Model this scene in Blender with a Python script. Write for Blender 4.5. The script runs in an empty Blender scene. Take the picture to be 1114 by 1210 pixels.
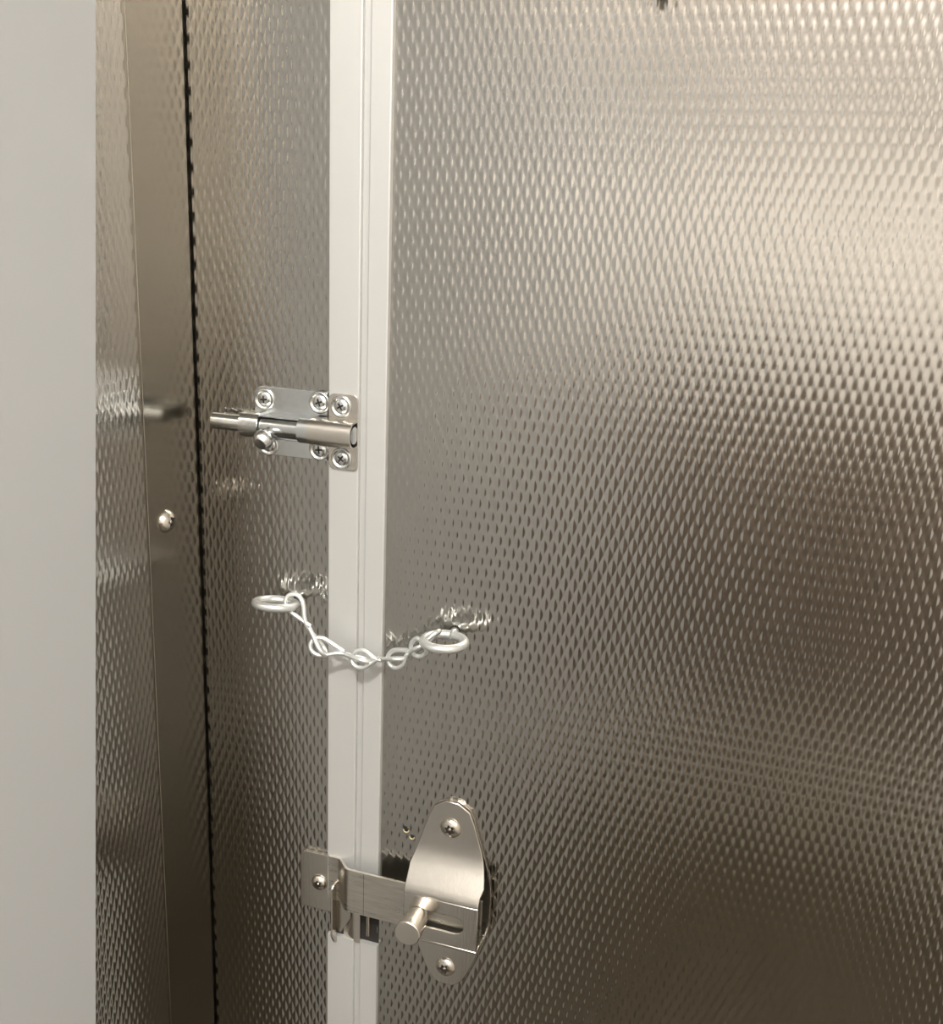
import bpy, bmesh, math
import numpy as np
from mathutils import Vector, Matrix
PI = math.pi
S = bpy.context.scene
COL = S.collection

# ------------------------------------------------------------------ camera
CAM = Vector((0.0, -0.6, 1.42))
yaw, pitch, roll = math.radians(17.84), math.radians(15.90), math.radians(2.33)
F_PX = 1267.0
fw = Vector((-math.sin(yaw)*math.cos(pitch), math.cos(yaw)*math.cos(pitch), -math.sin(pitch)))
rt = fw.cross(Vector((0, 0, 1))).normalized()
up = rt.cross(fw)
r2 = rt*math.cos(roll) + up*math.sin(roll)
u2 = -rt*math.sin(roll) + up*math.cos(roll)
cd = bpy.data.cameras.new('camera')
cam = bpy.data.objects.new('camera', cd)
COL.objects.link(cam)
m = Matrix((r2, u2, -fw)).transposed().to_4x4()
m.translation = CAM
cam.matrix_world = m
cd.sensor_fit = 'VERTICAL'
cd.sensor_height = 24.0
cd.lens = 24.0*F_PX/1210.0
cd.clip_start = 0.01
cd.clip_end = 50
S.camera = cam

# ------------------------------------------------------------------ world, lamps, exposure
W = bpy.data.worlds.new('world')
S.world = W
W.use_nodes = True
W.node_tree.nodes['Background'].inputs[0].default_value = (0.85, 0.9, 1.0, 1)
W.node_tree.nodes['Background'].inputs[1].default_value = 0.05
S.view_settings.view_transform = 'Standard'
S.view_settings.look = 'None'
S.view_settings.gamma = 1
S.view_settings.use_curve_mapping = False
S.view_settings.exposure = 1.12

def area(name, loc, sx, sy, power, col):
    l = bpy.data.lights.new(name, 'AREA')
    l.shape = 'RECTANGLE'
    l.size, l.size_y, l.energy, l.color = sx, sy, power, col
    o = bpy.data.objects.new(name, l)
    o.location = loc
    COL.objects.link(o)
    return o
# recessed ceiling lamps of the washroom, both above and behind the stall
area('ceiling_lamp_light', (0.05, -1.42, 2.585), 0.14, 0.14, 26.0, (1.0, 0.96, 0.91))
area('ceiling_lamp_light', (-0.95, -1.30, 2.585), 1.1, 0.28, 8.0, (1.0, 0.965, 0.92))
area('ceiling_lamp_light', (0.95, -1.20, 2.585), 1.1, 0.28, 8.0, (1.0, 0.965, 0.92))

# ------------------------------------------------------------------ materials
def mat(name, col, metal=0.0, rough=0.5, noise=0.0, nscale=(60, 60, 60), bump=0.0, bscale=(400, 400, 400), aniso=0.0):
    mt = bpy.data.materials.new(name)
    mt.use_nodes = True
    nt = mt.node_tree
    b = nt.nodes['Principled BSDF']
    b.inputs['Base Color'].default_value = (*col, 1)
    b.inputs['Metallic'].default_value = metal
    b.inputs['Roughness'].default_value = rough
    tc = nt.nodes.new('ShaderNodeTexCoord')
    def nz(scale, detail=3):
        mp = nt.nodes.new('ShaderNodeMapping')
        mp.inputs['Scale'].default_value = scale
        n = nt.nodes.new('ShaderNodeTexNoise')
        n.inputs['Scale'].default_value = 1
        n.inputs['Detail'].default_value = detail
        nt.links.new(tc.outputs['Object'], mp.inputs[0])
        nt.links.new(mp.outputs[0], n.inputs['Vector'])
        return n
    if noise:
        n = nz(nscale)
        mr = nt.nodes.new('ShaderNodeMapRange')
        mr.inputs['To Min'].default_value = 1-noise
        mr.inputs['To Max'].default_value = 1+noise
        nt.links.new(n.outputs['Fac'], mr.inputs['Value'])
        mx = nt.nodes.new('ShaderNodeVectorMath')
        mx.operation = 'SCALE'
        mx.inputs[0].default_value = col
        nt.links.new(mr.outputs[0], mx.inputs['Scale'])
        nt.links.new(mx.outputs[0], b.inputs['Base Color'])
        ma = nt.nodes.new('ShaderNodeMath')
        ma.operation = 'MULTIPLY'
        ma.inputs[1].default_value = rough
        nt.links.new(mr.outputs[0], ma.inputs[0])
        nt.links.new(ma.outputs[0], b.inputs['Roughness'])
    if bump:
        n = nz(bscale)
        bp = nt.nodes.new('ShaderNodeBump')
        bp.inputs['Strength'].default_value = bump
        bp.inputs['Distance'].default_value = 0.0003
        nt.links.new(n.outputs['Fac'], bp.inputs['Height'])
        nt.links.new(bp.outputs[0], b.inputs['Normal'])
    return mt

M_SHEET = mat('embossed_stainless_steel', (0.45, 0.435, 0.405), 1, 0.15, 0.08, (9, 9, 9))
M_BRUSH = mat('brushed_stainless_steel', (0.58, 0.55, 0.50), 1, 0.22, 0.06, (500, 500, 20), 0.12, (900, 900, 60))
M_KEEP = mat('keeper_steel_dark_reflection', (0.50, 0.47, 0.42), 1, 0.24, 0.06, (300, 300, 30), 0.12, (900, 900, 60))  # brushed steel, dark floor reflection put into its base colour
M_BAR = mat('scratched_steel_bar', (0.60, 0.57, 0.51), 1, 0.30, 0.30, (50, 50, 700), 0.25, (60, 60, 900))
M_TRIM = mat('satin_steel_trim', (0.31, 0.29, 0.25), 1, 0.17, 0.08, (20, 500, 400), 0.1, (60, 60, 1500))
M_ALU = mat('anodised_aluminium', (0.565, 0.567, 0.555), 0.5, 0.42, 0.03, (40, 40, 8), 0.15, (300, 300, 40))
M_ZINC = mat('zinc_plated_steel', (0.66, 0.68, 0.68), 1, 0.22, 0.12, (260, 260, 260), 0.1, (500, 500, 500))
M_NICKEL = mat('satin_nickel', (0.66, 0.62, 0.56), 1, 0.25, 0.05, (300, 300, 300))
M_GALV = mat('galvanised_wire', (0.72, 0.74, 0.73), 0.8, 0.33, 0.08, (300, 300, 300), 0.1, (800, 800, 800))
M_DARK = mat('recess_shade', (0.012, 0.010, 0.008), 0, 0.7)  # near-black colour painting the shade inside sockets, holes and the cut
M_BRASSY = mat('bare_cut_metal', (0.80, 0.72, 0.42), 0.6, 0.35)
M_GREY = mat('grey_paint', (0.415, 0.422, 0.424), 0, 0.6, 0.02, (6, 6, 6))
M_WALL = mat('cream_wall', (0.78, 0.75, 0.71), 0, 0.6)
M_BAND_MID = mat('brown_reflect_band', (0.19, 0.15, 0.115), 0, 0.5)
M_BAND_UPPER = mat('taupe_reflect_band', (0.29, 0.27, 0.25), 0, 0.6)
M_BAND_LOW = mat('pale_reflect_band', (0.70, 0.66, 0.58), 0, 0.4)
M_FLOOR = mat('brown_floor', (0.05, 0.037, 0.018), 0, 0.5, 0.2, (8, 8, 8))
M_CEIL = mat('white_ceiling', (0.78, 0.76, 0.72), 0, 0.8)

# ------------------------------------------------------------------ helpers
def link(name, me, parent=None, mt=None, kind=None, smooth=False, loc=None):
    o = bpy.data.objects.new(name, me)
    COL.objects.link(o)
    if mt: me.materials.append(mt)
    if smooth: me.polygons.foreach_set('use_smooth', [True]*len(me.polygons))
    if loc: o.location = loc
    if parent:
        o.parent = parent
        # geometry is written in world space: keep it there
        o.matrix_parent_inverse = parent_world(parent).inverted()
    if kind: o['kind'] = kind
    if len(me.polygons) < 3000: wn(o)
    return o
def parent_world(p):
    mw = p.matrix_basis.copy()
    if p.parent: mw = parent_world(p.parent) @ p.matrix_parent_inverse @ mw
    return mw
def thing(name, label, cat, loc, group=None):
    o = bpy.data.objects.new(name, None)
    o.empty_display_size = 0.01
    o.location = loc
    COL.objects.link(o)
    o['label'] = label; o['category'] = cat
    if group: o['group'] = group
    return o
def tag(o, label, cat, group=None):
    o['label'] = label; o['category'] = cat
    if group: o['group'] = group
    return o
def bm_mesh(bm, name='m', recalc=True):
    if recalc: bmesh.ops.recalc_face_normals(bm, faces=bm.faces)
    me = bpy.data.meshes.new(name)
    bm.to_mesh(me); bm.free()
    return me
def wn(o):
    w = o.modifiers.new('normals', 'WEIGHTED_NORMAL'); w.keep_sharp = True; w.weight = 100
    return o
def smooth_angle(me, ang=40):
    me.polygons.foreach_set('use_smooth', [True]*len(me.polygons))
    bm = bmesh.new(); bm.from_mesh(me)
    for e in bm.edges:
        if len(e.link_faces) == 2 and e.calc_face_angle(0) > math.radians(ang): e.smooth = False
    bm.to_mesh(me); bm.free()
def box(bm, x0, x1, y0, y1, z0, z1):
    vs = [bm.verts.new((x, y, z)) for z in (z0, z1) for y in (y0, y1) for x in (x0, x1)]
    for f in ((0, 1, 3, 2), (4, 6, 7, 5), (0, 4, 5, 1), (2, 3, 7, 6), (0, 2, 6, 4), (1, 5, 7, 3)):
        bm.faces.new([vs[i] for i in f])
    return vs
def bevel(bm, w, seg=2):
    es = [e for e in bm.edges if len(e.link_faces) == 2 and e.calc_face_angle(0) > math.radians(35)]
    bmesh.ops.bevel(bm, geom=es, offset=w, segments=seg, profile=0.5, affect='EDGES', clamp_overlap=True)
def box_obj(name, b, mt, parent=None, kind=None, bev=0.0):
    bm = bmesh.new(); box(bm, *b)
    bmesh.ops.recalc_face_normals(bm, faces=bm.faces)
    if bev: bevel(bm, bev)
    me = bm_mesh(bm, name)
    if bev: smooth_angle(me, 50)
    return link(name, me, parent, mt, kind)
def poly_plate(outline, y_front, thick, bev=0.0, seg=2, holes=()):
    """solid plate, outline given as (x, z), front face at y_front, going back by thick"""
    cu = bpy.data.curves.new('c', 'CURVE')
    cu.dimensions = '2D'; cu.fill_mode = 'BOTH'
    for pts in [outline, *holes]:
        sp = cu.splines.new('POLY')
        sp.points.add(len(pts)-1)
        for p, (x, z) in zip(sp.points, pts): p.co = (x, z, 0, 1)
        sp.use_cyclic_u = True
    cu.extrude = max(thick/2-bev, 1e-5)
    cu.bevel_depth = bev; cu.bevel_resolution = seg; cu.offset = -bev
    o = bpy.data.objects.new('c', cu); COL.objects.link(o)
    me = bpy.data.meshes.new_from_object(o)
    bpy.data.objects.remove(o); bpy.data.curves.remove(cu)
    me.materials.clear()
    bm = bmesh.new(); bm.from_mesh(me); bpy.data.meshes.remove(me)
    for v in bm.verts:
        x, z, w = v.co
        v.co = (x, y_front+thick/2-w, z)
    bmesh.ops.remove_doubles(bm, verts=bm.verts, dist=1e-6)
    bmesh.ops.recalc_face_normals(bm, faces=bm.faces)
    return bm
def rounded(pts, r, n=6):
    """round the corners of a polygon"""
    out = []
    N = len(pts)
    rr = r if isinstance(r, (list, tuple)) else [r]*N
    for i in range(N):
        p = Vector(pts[i]); a = Vector(pts[i-1]); b = Vector(pts[(i+1) % N])
        if rr[i] <= 0: out.append(tuple(p)); continue
        u = (a-p).normalized(); v = (b-p).normalized()
        ang = u.angle(v); d = min(rr[i]/math.tan(ang/2), (a-p).length*.49, (b-p).length*.49)
        r_ = d*math.tan(ang/2)
        c = p+(u+v).normalized()*(r_/math.sin(ang/2))
        s = p+u*d-c; e = p+v*d-c
        a0 = math.atan2(s.y, s.x); a1 = math.atan2(e.y, e.x)
        da = (a1-a0+PI) % (2*PI)-PI
        for k in range(n+1):
            t = a0+da*k/n
            out.append((c.x+r_*math.cos(t), c.y+r_*math.sin(t)))
    return out
def tube(bm, pts, r, n=10, closed=False, caps=True, taper=None):
    P = [Vector(p) for p in pts]; N = len(P)
    rings = []; nrm = None
    for i, p in enumerate(P):
        if closed: t = (P[(i+1) % N]-P[i-1]).normalized()
        else: t = (P[min(i+1, N-1)]-P[max(i-1, 0)]).normalized()
        if nrm is None:
            nrm = t.orthogonal().normalized()
        nrm = (nrm-t*nrm.dot(t)).normalized()
        bn = t.cross(nrm)
        rad = r*(taper[i] if taper else 1)
        rings.append([bm.verts.new(p+(nrm*math.cos(2*PI*k/n)+bn*math.sin(2*PI*k/n))*rad) for k in range(n)])
    for i in range(N if closed else N-1):
        A, B = rings[i], rings[(i+1) % N]
        sh = 0
        if closed and i == N-1:   # best twist match
            sh = min(range(n), key=lambda s: (A[0].co-B[s].co).length)
        for k in range(n):
            bm.faces.new((A[k], A[(k+1) % n], B[(k+1+sh) % n], B[(k+sh) % n]))
    if caps and not closed:
        bm.faces.new(rings[0][::-1]); bm.faces.new(rings[-1])
def lathe(bm, prof, origin, axis, n=32):
    """prof: list of (radius, height along axis)"""
    ax = Vector(axis).normalized(); u = ax.orthogonal().normalized(); v = ax.cross(u); o = Vector(origin)
    rings = []
    for r, h in prof:
        if r < 1e-7: rings.append([bm.verts.new(o+ax*h)])
        else: rings.append([bm.verts.new(o+ax*h+(u*math.cos(2*PI*k/n)+v*math.sin(2*PI*k/n))*r) for k in range(n)])
    for A, B in zip(rings, rings[1:]):
        for k in range(n):
            k2 = (k+1) % n
            if len(A) == 1: bm.faces.new((A[0], B[k2], B[k]))
            elif len(B) == 1: bm.faces.new((A[k], A[k2], B[0]))
            else: bm.faces.new((A[k], A[k2], B[k2], B[k]))
def catmull(pts, n=8, closed=False):
    P = [Vector(p) for p in pts]; N = len(P); out = []
    for i in range(N if closed else N-1):
        if closed: a, b, c, d = P[i-1], P[i], P[(i+1) % N], P[(i+2) % N]
        else: a, b, c, d = P[max(i-1, 0)], P[i], P[i+1], P[min(i+2, N-1)]
        for k in range(n):
            t = k/n
            out.append(.5*((2*b)+(c-a)*t+(2*a-5*b+4*c-d)*t*t+(3*b-a-3*c+d)*t**3))
    if not closed: out.append(P[-1])
    return out

# screw head: dome with a recessed drive socket, axis points out of the surface
def screw(name, origin, axis, R, H, drive, mt, parent, washer=None, spin=0.0, label=None):
    ax = Vector(axis).normalized()
    u = Vector((0, 0, 1)) if abs(ax.z) < .9 else Vector((1, 0, 0))
    u = (u-ax*u.dot(ax)).normalized(); v = ax.cross(u)
    o = Vector(origin)
    n = 60
    def sock(t):
        if drive == 'star': return R*0.42*(1+0.20*math.cos(6*t))
        t2 = (t+PI/4) % (PI/2)-PI/4
        w = R*0.115
        return min(R*0.5, w/max(abs(math.sin(t2)), 1e-3)) if abs(t2) > .02 else R*0.5
    bm = bmesh.new()
    rows = []
    def ring(rf, h, dz=0):
        return [bm.verts.new(o+ax*(h)+(u*math.cos(2*PI*k/n+spin)+v*math.sin(2*PI*k/n+spin))*rf(2*PI*k/n)) for k in range(n)]
    def hd(r): return H*(1-(r/R)**2.4)**.6 if r < R else 0
    for q in (1.0, .985, .94, .86, .74, .6, .35, .15, .0):
        A = []
        for k in range(n):
            t = 2*PI*k/n; s = sock(t); r = s+(R-s)*q
            A.append(bm.verts.new(o+ax*(hd(r)*1.0)+(u*math.cos(t+spin)+v*math.sin(t+spin))*r))
        rows.append(A)
    rows.append(ring(lambda t: sock(t)*.92, H*0.15))
    for A, B in zip(rows, rows[1:]):
        for k in range(n): bm.faces.new((A[k], A[(k+1) % n], B[(k+1) % n], B[k]))
    bm.faces.new(rows[-1])
    me = bm_mesh(bm, name); smooth_angle(me, 38)
    s = link(name, me, parent, mt)
    if label: s['label'] = label
    if drive == 'star':
        bm = bmesh.new(); lathe(bm, [(R*.15, H*.1), (R*.15, H*.72), (R*.1, H*.8), (0, H*.8)], o, ax, 14)
        me = bm_mesh(bm, 'pin'); smooth_angle(me)
        link('socket_pin', me, s if s.parent is None or s.parent.parent is None else parent, mt)
    # black disc on the socket floor, shade painted as colour
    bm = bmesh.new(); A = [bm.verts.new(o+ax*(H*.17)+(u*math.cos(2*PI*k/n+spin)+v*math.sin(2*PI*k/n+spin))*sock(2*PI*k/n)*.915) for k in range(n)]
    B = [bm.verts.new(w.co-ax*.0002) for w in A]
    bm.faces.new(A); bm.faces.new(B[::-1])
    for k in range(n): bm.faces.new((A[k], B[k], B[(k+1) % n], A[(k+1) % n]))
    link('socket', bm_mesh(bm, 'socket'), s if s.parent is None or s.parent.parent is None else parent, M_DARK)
    if washer:
        bm = bmesh.new()
        w = washer
        lathe(bm, [(R*.9, 0), (w, 0), (w, .0004), (w-.0005, .0011), (w-.0012, .0013), (R*1.02, .0005), (R*.9, .0004), (R*.9, 0)], o, ax, 40)
        me = bm_mesh(bm, 'washer'); smooth_angle(me, 60)
        link('washer', me, parent, mt)
    return s

# ------------------------------------------------------------------ embossed sheet
PA, PB, AMP = 0.00563, 0.00729, 0.00048
def emboss(uu, zz):
    """height of the woven-leather relief, bumps staggered in rows"""
    acc = np.zeros_like(uu)
    K = 6.5
    u0 = uu/PA; v0 = zz/PB
    i0 = np.round(v0)
    for dj in (-2, -1, 0, 1, 2):
        j = i0+dj
        off = np.where(np.mod(j, 2) == 0, 0.0, 0.5)
        du = u0-off; du = du-np.round(du)
        for sx in (-1, 0, 1):
            h = 1-((du+sx)/0.39)**2-((v0-j)/1.22)**2
            acc += np.exp(K*np.maximum(h, -0.35))
    return AMP*(np.log(acc)/K-.05)
def sheet_mesh(name, a0, a1, z0, z1, nx, nz, place, edge=0.0012, holes=()):
    """a = coordinate along the sheet; place(a, h, z) gives x, y, z arrays"""
    ca = int(round((a1-a0)/PA*nx)); cz = int(round((z1-z0)/(2*PB)*nz))
    a = np.linspace(a0, a1, ca+1); z = np.linspace(z0, z1, cz+1)
    A, Z = np.meshgrid(a, z)
    Hh = emboss(A, Z)
    Xp, Yp, Zp = place(A, Hh, Z)
    co = np.stack([Xp, Yp, Zp], -1).reshape(-1, 3).astype(np.float32)
    n = ca+1
    i = (np.arange(cz)[:, None]*n+np.arange(ca)[None, :])
    q = np.stack([i, i+1, i+1+n, i+n], -1).reshape(-1, 4)
    keep = np.ones(len(q), bool)
    cA = (a[:-1]+a[1:])/2; cZ = (z[:-1]+z[1:])/2
    CA, CZ = np.meshgrid(cA, cZ)
    for (ha, hz, hr) in holes:
        keep &= (((CA-ha)**2+(CZ-hz)**2) > hr**2).reshape(-1)
    q = q[keep]
    me = bpy.data.meshes.new(name)
    me.vertices.add(len(co)); me.vertices.foreach_set('co', co.ravel())
    me.loops.add(q.size); me.loops.foreach_set('vertex_index', q.ravel().astype(np.int32))
    me.polygons.add(len(q)); me.polygons.foreach_set('loop_start', np.arange(0, q.size, 4, dtype=np.int32))
    me.update(calc_edges=True)
    me.polygons.foreach_set('use_smooth', np.ones(len(q), bool))
    return me
front = lambda a, h, z: (a, -h, z)            # faces -y
XL = -0.385
sidef = lambda a, h, z: (XL+h, a, z)          # faces +x

# ------------------------------------------------------------------ large structure
# door: core slab, embossed face sheet, plain remainder
Z0, Z1 = 0.62, 1.66
H1 = (-0.2304, 1.0111, .0021); H2 = (-0.2260, 1.0066, .0018)
door = box_obj('door_1', (-0.2495, 0.46, 0.0012, 0.025, 0.30, 1.98), M_BRUSH, None, 'structure')
link('embossed_face', sheet_mesh('door_face', -0.2505, 0.36, Z0, Z1, 7, 11, front, holes=(H1, H2)), door, M_SHEET)
# frame panel left of the door
fr = box_obj('wall_front', (XL-0.02, -0.2500, 0.0012, 0.025, 0.0, 2.05), M_BRUSH, None, 'structure')
link('embossed_face', sheet_mesh('frame_face', XL+0.0006, -0.2860, Z0, Z1, 8, 11, front), fr, M_SHEET)
# side partition
wl = box_obj('wall_left', (XL-0.025, XL-0.0012, -1.90, -0.001, 0.0, 2.05), M_BRUSH, None, 'structure')
link('embossed_face', sheet_mesh('side_face', -0.17, -0.055, Z0, Z1, 6, 11, sidef), wl, M_SHEET)

# room around (outside the frame)
box_obj('wall_back', (-2.2, 2.2, -1.97, -1.90, 0, 2.7), M_WALL, None, 'structure')
box_obj('reflect_band_mid', (-.384, .619, -1.90, -1.89, .22, 1.05), M_BAND_MID, None, 'structure')  # unseen band, added to darken the mid-height reflections in the steel
box_obj('reflect_band_upper', (-.384, .619, -1.90, -1.888, 1.56, 2.05), M_BAND_UPPER, None, 'structure')  # unseen band, added to dim what the upper door reflects
box_obj('reflect_band_low', (-.384, .619, -1.90, -1.885, 0, .22), M_BAND_LOW, None, 'structure')  # unseen pale band, added to brighten the low reflections in the door
box_obj('floor', (-2.2, 2.2, -1.97, 1.5, -0.05, 0), M_FLOOR, None, 'structure')
box_obj('ceiling', (-2.2, 2.2, -1.97, 1.5, 2.6, 2.65), M_CEIL, None, 'structure')
box_obj('wall_right', (0.62, 0.645, -1.90, 0.025, 0.0, 2.05), M_WALL, None, 'structure')
box_obj('wall_far_left', (-2.25, -2.2, -1.97, 1.5, 0, 2.7), M_WALL, None, 'structure')
box_obj('wall_far_right', (2.2, 2.25, -1.97, 1.5, 0, 2.7), M_WALL, None, 'structure')
box_obj('wall_far_front', (-2.2, 2.2, 1.45, 1.5, 0, 2.7), M_WALL, None, 'structure')

# corner trim lying on the side partition
bm = bmesh.new(); box(bm, XL-0.0005, XL+0.0016, -0.0585, -0.0028, 0.3, 2.04)
bmesh.ops.recalc_face_normals(bm, faces=bm.faces); bevel(bm, 0.0005)
me = bm_mesh(bm, 'trim'); smooth_angle(me, 50)
trim = link('trim_1', me, None, M_TRIM, 'structure')
screw('screw', (XL+0.0016, -0.0400, 1.2205), (1, 0, 0), 0.0075, 0.0052, 'star', M_NICKEL, trim, spin=.3)

# light grey board covering the near part of the side partition, its end cut slightly out of plumb
bm = bmesh.new()
ey = lambda z: -0.0847+(z-1.5156)*0.0893
vs = [bm.verts.new(p) for x in (XL-.0005, XL+.0024) for p in ((x, -1.89, .3), (x, ey(.3), .3), (x, ey(1.7), 1.7), (x, -1.89, 1.7))]
for f in ((3, 2, 1, 0), (4, 5, 6, 7), (0, 1, 5, 4), (1, 2, 6, 5), (2, 3, 7, 6), (3, 0, 4, 7)): bm.faces.new([vs[i] for i in f])
link('wall_near_left', bm_mesh(bm), None, M_GREY, 'structure')

# ------------------------------------------------------------------ aluminium mouldings (cut away behind the latch keeper)
ZC0, ZC1 = 0.915, 0.948          # the cut
def moulding(name, prof, spans, parent=None):
    """prof: (x, y) cross-section, extruded over each z span"""
    bm = bmesh.new()
    for z0, z1 in spans:
        A = [bm.verts.new((x, y, z0)) for x, y in prof]; B = [bm.verts.new((x, y, z1)) for x, y in prof]
        n = len(prof)
        for k in range(n): bm.faces.new((A[k], A[(k+1) % n], B[(k+1) % n], B[k]))
        bm.faces.new(A[::-1]); bm.faces.new(B)
    me = bm_mesh(bm, name); smooth_angle(me, 50)
    return link(name, me, parent, M_ALU, None if parent else 'structure')
def prof_box(x0, x1, yf, yb, rl, rr, n=4):
    p = rounded([(x0, yb), (x0, yf), (x1, yf), (x1, yb)], [0, rl, rr, 0], n)
    return p
YS = -0.0042
left_m = moulding('trim_2', prof_box(-0.2872, -0.2668, YS, .0005, .0004, .0012), [(.3, ZC0), (ZC1, 2.04)])
moulding('groove', prof_box(-0.2672, -0.2618, YS+.0030, .0006, .0002, .0002), [(.3, ZC0), (ZC1, 2.04)], left_m)
right_m = moulding('trim_3', prof_box(-0.2622, -0.2488, YS, .0005, .0010, .0010), [(.3, ZC0), (ZC1, 2.04)])

# cavity behind the cut
box_obj('cavity_shade', (-0.2870, -0.2490, -0.0004, 0.0011, ZC0, ZC1), M_DARK, left_m)  # black block, its colour stands in for shade inside the cut
bm = bmesh.new()
pp = [(-.2762, -.0005), (-.2750, -.0010), (-.2732, -.0020), (-.2708, -.0029), (-.2680, -.0035), (-.2655, -.0038), (-.2622, -.0036), (-.2622, -.0006)]
A = [bm.verts.new((x, y, ZC0-.001)) for x, y in pp]; B = [bm.verts.new((x, y, ZC1)) for x, y in pp]
for k in range(len(pp)): bm.faces.new((A[k], A[(k+1) % len(pp)], B[(k+1) % len(pp)], B[k]))
bm.faces.new(A[::-1]); bm.faces.new(B)
me = bm_mesh(bm); smooth_angle(me, 45)
link('inner_channel', me, left_m, M_NICKEL)
bm = bmesh.new()
tube(bm, [(-.2568, -.0020, ZC1), (-.2568, -.0020, ZC0+.008), (-.2568, -.0017, ZC0+.0055)], .0014, 10)
me = bm_mesh(bm); smooth_angle(me)
link('hinge_pin', me, right_m, M_NICKEL)

# drilled holes in the door: black disc painting the shade of the bore, and cut rim
for (hx, hz, hr) in (H1, H2):
    bm = bmesh.new(); lathe(bm, [(hr*.1, -.0009), (hr*1.1, -.0009), (hr*1.1, -.0001), (hr*.1, -.0001)], (hx, 0, hz), (0, -1, 0), 18)
    bore = link('drilled_hole', bm_mesh(bm), door, M_DARK)
    bm = bmesh.new()
    pts = [(hx+hr*.95*math.cos(t), -.00035, hz+hr*.95*math.sin(t)) for t in np.linspace(PI*1.0, PI*2.0, 12)]
    tube(bm, pts, .00042, 7)
    me = bm_mesh(bm); smooth_angle(me, 60)
    link('rim', me, bore, M_BRASSY)

# ------------------------------------------------------------------ barrel bolt
bb = thing('barrel_bolt', 'zinc plated barrel bolt screwed to the steel panel left of the white strip', 'bolt', (-0.314, 0, 1.262))
YP = -0.0016
pl = poly_plate(rounded([(-.3400, 1.2620), (-.2893, 1.2620), (-.2893, 1.3058), (-.3400, 1.3058)], [.005, .001, .001, .005]), YP-.0004, .0014, .0003)
me = bm_mesh(pl); smooth_angle(me, 40)
link('plate', me, bb, M_ZINC)
RZ, RY, RR = 1.2820, -0.0095, 0.0054
bm = bmesh.new()
lathe(bm, [(0, 0), (RR-.0008, 0), (RR, .0008), (RR, .0985), (0, .0985)], (-.3660, RY, RZ), (1, 0, 0), 28)
me = bm_mesh(bm); smooth_angle(me, 40)
rod = link('rod', me, bb, M_ZINC)
def channel(x0, x1, r, yc, zc, flare=.0, th=.0011, n=5, yb=YP-.0004):
    """omega-shaped pressed housing: slightly faceted"""
    prof = []
    for k in range(n*2+1):
        t = PI*k/(n*2)
        prof.append((yc-r*math.sin(t)**.8*1.0, zc+r*math.cos(t)))
    outer = [(yb, zc+r+flare), (yb, zc+r+.0006)]+prof+[(yb, zc-r-.0006), (yb, zc-r-flare)]
    outer = [(yb, zc+r)]+prof+[(yb, zc-r)]
    ri = r-th
    inner = [(yb, zc+ri)]+[(yc-ri*math.sin(PI*k/(n*2))**.8, zc+ri*math.cos(PI*k/(n*2))) for k in range(n*2+1)]+[(yb, zc-ri)]
    bm = bmesh.new()
    R = []
    for x in (x0, x1):
        R.append(([bm.verts.new((x, y, z)) for y, z in outer], [bm.verts.new((x, y, z)) for y, z in inner]))
    (o0, i0), (o1, i1) = R
    for k in range(len(outer)-1):
        bm.faces.new((o0[k], o0[k+1], o1[k+1], o1[k]))
        bm.faces.new((i0[k], i1[k], i1[k+1], i0[k+1]))
        bm.faces.new((o0[k], i0[k], i0[k+1], o0[k+1]))
        bm.faces.new((o1[k], o1[k+1], i1[k+1], i1[k]))
    return bm
def housing(x0, x1):
    me = bm_mesh(channel(x0, x1, .0081, RY+.0006, RZ)); smooth_angle(me, 50)
    return link('housing', me, bb, M_ZINC)
housing(-.3440, -.3310)
housing(-.3035, -.2965)
# upper and lower lips of the window in the housing
box_obj('housing_lip', (-.3315, -.3030, RY-.0022, YP-.0006, RZ+.0060, RZ+.0073), M_ZINC, bb, None, .0003)
box_obj('housing_lip', (-.3215, -.3045, RY-.0012, YP-.0006, RZ-.0076, RZ-.0062), M_ZINC, bb, None, .0003)
bm = bmesh.new()
kd = Vector((-.15, -.82, -.50)).normalized()
lathe(bm, [(0, 0), (.0038, 0), (.0034, .0060), (.0040, .0080), (.0060, .0095), (.0066, .0115), (.0064, .0140), (.0048, .0165), (.0042, .0168), (0, .0168)], (-.3225, RY, RZ), kd, 24)
me = bm_mesh(bm); smooth_angle(me, 40)
link('knob', me, rod, M_ZINC)
for (x, z, sp) in ((-.3330, 1.2975, .1), (-.2945, 1.2990, .35), (-.3305, 1.2685, .2), (-.2945, 1.2690, .1)):
    screw('screw', (x, YP-.0004, z), (0, -1, 0), .0050, .0017, 'cross', M_ZINC, bb, washer=.0072, spin=sp)

kp = thing('bolt_keeper', 'small zinc keeper with an open tube on the white strip, taking the barrel bolt', 'keeper', (-0.2775, YS, 1.258))
pl = poly_plate(rounded([(-.2868, 1.2585), (-.2670, 1.2585), (-.2670, 1.3062), (-.2868, 1.3062)], [.004, .0035, .0035, .004]), YS-.0012, .0012, .0003)
me = bm_mesh(pl); smooth_angle(me, 40)
link('plate', me, kp, M_NICKEL)
me = bm_mesh(channel(-.2960, -.2668, .0084, RY-.0005, RZ+.0002, yb=YS-.0010)); smooth_angle(me, 50)
link('tube', me, kp, M_NICKEL)
for (x, z, sp) in ((-.2783, 1.2985, .5), (-.2778, 1.2658, .9)):
    screw('screw', (x, YS-.0012, z), (0, -1, 0), .0048, .0017, 'cross', M_ZINC, kp, washer=.0070, spin=sp)

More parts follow.
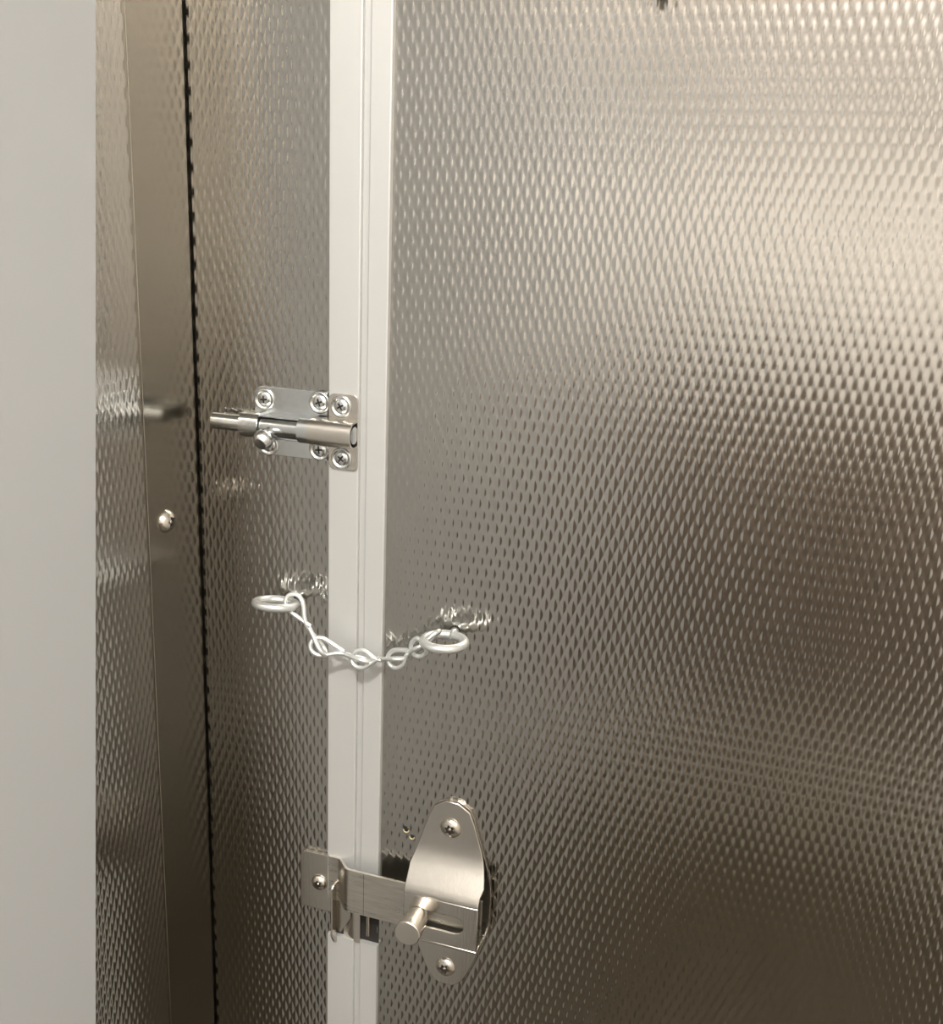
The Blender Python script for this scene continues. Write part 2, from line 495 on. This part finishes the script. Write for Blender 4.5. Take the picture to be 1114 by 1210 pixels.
# ------------------------------------------------------------------ eye screws and safety chain
def eye(name, label, x, z, lift):
    t = thing(name, label, 'eye screw', (x, 0, z), None)
    R, r = .0127, .0029
    cy = -0.0195
    bm = bmesh.new()
    g = .12
    pts = [(x+R*math.sin(a), cy+R*math.cos(a), z+.0002-lift*.5*(math.cos(a)-1)) for a in np.linspace(g, 2*PI-.02, 44)]
    tube(bm, pts, r, 14)
    me = bm_mesh(bm); smooth_angle(me, 50)
    rg = link('ring', me, t, M_GALV)
    bm = bmesh.new(); lathe(bm, [(r, .008), (r, -.001)], (x+.0005, 0.0, z), (0, -1, 0), 14)
    bm2 = bmesh.new(); tube(bm2, [(x+.0005, .001, z+.0003), (x+.0005, -.0050, z+.0003), (x+.0010, -.0075, z+.0003)], r*.95, 14)
    bm.free()
    me = bm_mesh(bm2); smooth_angle(me, 50)
    link('shank', me, t, M_GALV)
    bm = bmesh.new(); lathe(bm, [(0, .0006), (.0036, .0006), (.0036, -.0002), (0, -.0002)], (x+.0005, 0, z+.0008), (0, -1, 0), 20)
    link('screw_hole', bm_mesh(bm), t, M_DARK)
    return t
eye('eye_screw', 'galvanised ring-shaped eye screw in the steel panel left of the white strip', -.3172, 1.1655, .0042)
eye('eye_screw', 'galvanised ring-shaped eye screw in the door, right of the white strip', -.2012, 1.1607, .0006)

chain = thing('safety_chain', 'short galvanised wire chain hanging between the two eye screws', 'chain', (-.2574, -.02, 1.1403))
def chain_link(p, q, r1, r2, nrm, flip=1, rw=.0015):
    """one figure-of-eight link: loop at p lies across nrm, loop at q is twisted edge-on"""
    p, q = Vector(p), Vector(q)
    d = (q-p); L = d.length; d.normalize()
    n1 = Vector(nrm).normalized(); s1 = (n1.cross(d)).normalized(); s2 = (n1-d*n1.dot(d)).normalized()
    mid = (p+q)/2
    c1 = p+d*r1*.3; c2 = q-d*r2*.3
    pts = []
    pts.append(mid+s1*rw*.9+d*r1*.25)
    for k in range(0, 9):
        a = math.radians(60+k*30)
        pts.append(c1+d*r1*math.cos(a)*(1.25 if math.cos(a) > 0 else 1)+s1*r1*math.sin(a)*.9*flip)
    pts.append(mid-s1*rw*.3-d*r1*.1)
    for k in range(0, 9):
        a = math.radians(-120+k*30)
        pts.append(c2+d*r2*math.cos(a)+s2*r2*math.sin(a)*.9)
    pts.append(mid-s2*rw*.9+d*0)
    bm = bmesh.new(); tube(bm, catmull(pts, 5), rw, 10)
    me = bm_mesh(bm); smooth_angle(me, 60)
    return link('link', me, chain, M_GALV)
# joints
J = [(-.3035, -.0200, 1.1700), (-.2838, -.0225, 1.1448), (-.2578, -.0170, 1.1385), (-.2335, -.0170, 1.1430), (-.2180, -.0185, 1.1540), (-.2085, -.0210, 1.1640)]
rw = .00125
for i in range(5):
    p, q = Vector(J[i]), Vector(J[i+1]); d = (q-p).normalized()
    chain_link(p-d*.0024, q+d*.0024, .0062, .0052, (0.1, -1, .35), 1 if i % 2 else -1)

# ------------------------------------------------------------------ slide latch
sl = thing('slide_latch', 'brushed steel slide latch with a stubby knob, screwed to the door beside the white strip', 'latch', (-0.197, 0, 0.8985))
XC = -.1972
OUT = [(1.0415, 0.004), (1.0400, .0085), (1.0365, .0125), (1.0315, .0150), (1.0240, .0172), (1.0130, .0207), (1.0020, .0240), (.9900, .0275), (.9820, .0287), (.9740, .0290), (.9550, .0290), (.9480, .0284), (.9400, .0265), (.9300, .0232), (.9200, .0195), (.9120, .0162), (.9060, .0132), (.9015, .0095), (.8990, .0050)]
def half(z):
    zs = [o[0] for o in OUT][::-1]; hs = [o[1] for o in OUT][::-1]
    return float(np.interp(z, zs, hs))
outline = [(XC+h, z) for z, h in OUT]+[(XC-h, z) for z, h in OUT[::-1]]
bm = poly_plate(outline, -.0016, .0012, .0002)
me = bm_mesh(bm); smooth_angle(me, 40)
link('base_plate', me, sl, M_BRUSH)
# bent cover: profile of (z, y) front line with thickness
prof = [(1.0415, -.0040), (1.0360, -.0040), (1.028, -.0040), (1.018, -.0040), (1.0085, -.0041), (1.0035, -.0048), (.9990, -.0065), (.9940, -.0098), (.9885, -.0137), (.9835, -.0172), (.9805, -.0192), (.9785, -.0200), (.9765, -.0202)]
TH = .0018
def loft(rows, close=True):
    """rows: list of (front-left, front-right, back-right, back-left)"""
    bm = bmesh.new(); V = [[bm.verts.new(p) for p in r] for r in rows]
    for A, B in zip(V, V[1:]):
        for k in range(4): bm.faces.new((A[k], A[(k+1) % 4], B[(k+1) % 4], B[k]))
    bm.faces.new(V[0][::-1]); bm.faces.new(V[-1])
    return bm
rows = []
for i, (z, y) in enumerate(prof):
    a = prof[max(i-1, 0)]; b = prof[min(i+1, len(prof)-1)]
    t = Vector((b[0]-a[0], b[1]-a[1])).normalized(); nb = Vector((t.y, -t.x))   # towards the door
    if nb.y < 0: nb = -nb
    h = half(z); hl = min(h, .0262)
    rows.append(((XC-hl, y, z), (XC+min(h, .0262 if z < .985 else h), y, z), (XC+min(h, .0262 if z < .985 else h), y+nb.y*TH, z+nb.x*TH), (XC-hl, y+nb.y*TH, z+nb.x*TH)))
bm = loft(rows)
bmesh.ops.recalc_face_normals(bm, faces=bm.faces)
# front box with the slot, drawn as a plate with a hole
ZT, ZB = .9768, .9440
ZK = .9608
slot = []
for k in range(13):
    a = -PI/2+PI*k/12; slot.append((-.1872+.0064*math.cos(a), ZK+.0064*math.sin(a)))
for k in range(13):
    a = PI/2+PI*k/12; slot.append((-.2120+.0064*math.cos(a), ZK+.0064*math.sin(a)))
fp = poly_plate([(XC-.0262, ZB), (XC+.0262, ZB), (XC+.0262, ZT), (XC-.0262, ZT)], -.0202, TH, 0.0, holes=[slot])
me2 = bm_mesh(fp); bm.from_mesh(me2); bpy.data.meshes.remove(me2)
box(bm, XC-.0262, XC+.0262, -.0202, -.0018, ZB-TH, ZB)
# lower foot
rows = []
for z in [.9440, .9300, .9200, .9120, .9060, .9015, .8990]:
    h = half(z)-.0006
    rows.append(((XC-h, -.0040, z), (XC+h, -.0040, z), (XC+h, -.0016, z), (XC-h, -.0016, z)))
b2 = loft(rows); me2 = bm_mesh(b2); bm.from_mesh(me2); bpy.data.meshes.remove(me2)
me = bm_mesh(bm); smooth_angle(me, 30)
cover = link('cover', me, sl, M_BRUSH)
bv = cover.modifiers.new('edge', 'BEVEL'); bv.width = .0005; bv.segments = 2; bv.limit_method = 'ANGLE'; bv.angle_limit = math.radians(40)
# sliding bar: flat tail on the strip, jog outwards, then the bar
prof = [(-.2860, -.0058), (-.2785, -.0058), (-.2760, -.0066), (-.2685, -.0146), (-.2660, -.0154), (-.2400, -.0154), (-.1700, -.0154)]
bm = bmesh.new()
B0, B1 = .9465, .9800
V = []
for i, (x, y) in enumerate(prof):
    t = .0022; nx = 0
    if i == 3: nx, t = .0007, .0020
    if i == 2: nx, t = .0007, .0020
    V.append([bm.verts.new(p) for p in ((x-nx, y, B0), (x-nx, y, B1), (x+nx*.5-.0, y+t, B1), (x+nx*.5, y+t, B0))])
for A, B in zip(V, V[1:]):
    for k in range(4): bm.faces.new((A[k], A[(k+1) % 4], B[(k+1) % 4], B[k]))
bm.faces.new(V[0][::-1]); bm.faces.new(V[-1])
bmesh.ops.recalc_face_normals(bm, faces=bm.faces); bevel(bm, .0004)
me = bm_mesh(bm); smooth_angle(me, 35)
bar = link('bar', me, sl, M_BAR)
box_obj('scribed_line', (-.2548, -.2545, -.01545, -.0150, B0+.0006, B1-.0006), M_DARK, bar)
bm = bmesh.new()
lathe(bm, [(0, .0), (.0058, .0), (.0058, .0040), (.0076, .0048), (.0082, .0120), (.0090, .0222), (.0089, .0230), (.0083, .0235), (0, .0237)], (-.2130, -.0160, ZK), (0, -1, 0), 40)
me = bm_mesh(bm); smooth_angle(me, 30)
link('knob', me, bar, M_NICKEL)
screw('screw', (XC, -.0040, 1.0225), (0, -1, 0), .0072, .0036, 'star', M_NICKEL, sl, spin=.2)
screw('screw', (XC, -.0040, .9135), (0, -1, 0), .0072, .0036, 'star', M_NICKEL, sl, spin=.5)

# ------------------------------------------------------------------ latch keeper on the frame panel
lk = thing('latch_keeper', 'flat brushed steel strike plate left of the white strip, catching the latch bar', 'keeper', (-.298, 0, .933))
bm = poly_plate(rounded([(-.3085, .9335), (-.2780, .9335), (-.2780, .9785), (-.3085, .9785)], [.0015, .001, .001, .004]), -.0040, .0036, .0004)
me = bm_mesh(bm); smooth_angle(me, 40)
link('plate', me, lk, M_KEEP)
bm = bmesh.new()
F0 = [(-.2812, -.0040, .9605), (-.2812, -.0040, .9100), (-.2812, -.0075, .9120), (-.2812, -.0118, .9200), (-.2812, -.0118, .9585), (-.2812, -.0100, .9605)]
A = [bm.verts.new(p) for p in F0]; B = [bm.verts.new((p[0]+.0016, p[1], p[2])) for p in F0]
n = len(F0)
for k in range(n): bm.faces.new((A[k], A[(k+1) % n], B[(k+1) % n], B[k]))
bm.faces.new(A[::-1]); bm.faces.new(B)
bmesh.ops.recalc_face_normals(bm, faces=bm.faces); bevel(bm, .0003)
me = bm_mesh(bm); smooth_angle(me, 35)
link('flange', me, lk, M_BRUSH)
bm = poly_plate(rounded([(-.2796, .9460), (-.2796, .9225), (-.2770, .9190), (-.2690, .9330), (-.2690, .9460)], [0, .001, .0012, .001, 0]), -.0052, .0014, .0003)
me = bm_mesh(bm); smooth_angle(me, 35)
link('tab', me, lk, M_KEEP)
screw('screw', (-.2935, -.0040, .9560), (0, -1, 0), .0060, .0036, 'star', M_NICKEL, lk, spin=.1)

# ------------------------------------------------------------------ coat hook, only its tip in the frame
ch = thing('coat_hook', 'dark tip of a metal coat hook on the door, cut off by the top edge', 'hook', (-.105, 0, 1.53))
bm = bmesh.new(); tube(bm, catmull([(-.1040, -.0030, 1.600), (-.1040, -.0050, 1.560), (-.1040, -.0085, 1.538), (-.1040, -.018, 1.5285), (-.1040, -.028, 1.534), (-.1040, -.034, 1.548)], 6), .0038, 14)
me = bm_mesh(bm); smooth_angle(me, 60); link('hook', me, ch, M_NICKEL)
bm = poly_plate(rounded([(-.116, 1.535), (-.092, 1.535), (-.092, 1.615), (-.116, 1.615)], .008), -.0030, .0024, .0004)
me = bm_mesh(bm); smooth_angle(me, 40); link('plate', me, ch, M_NICKEL)
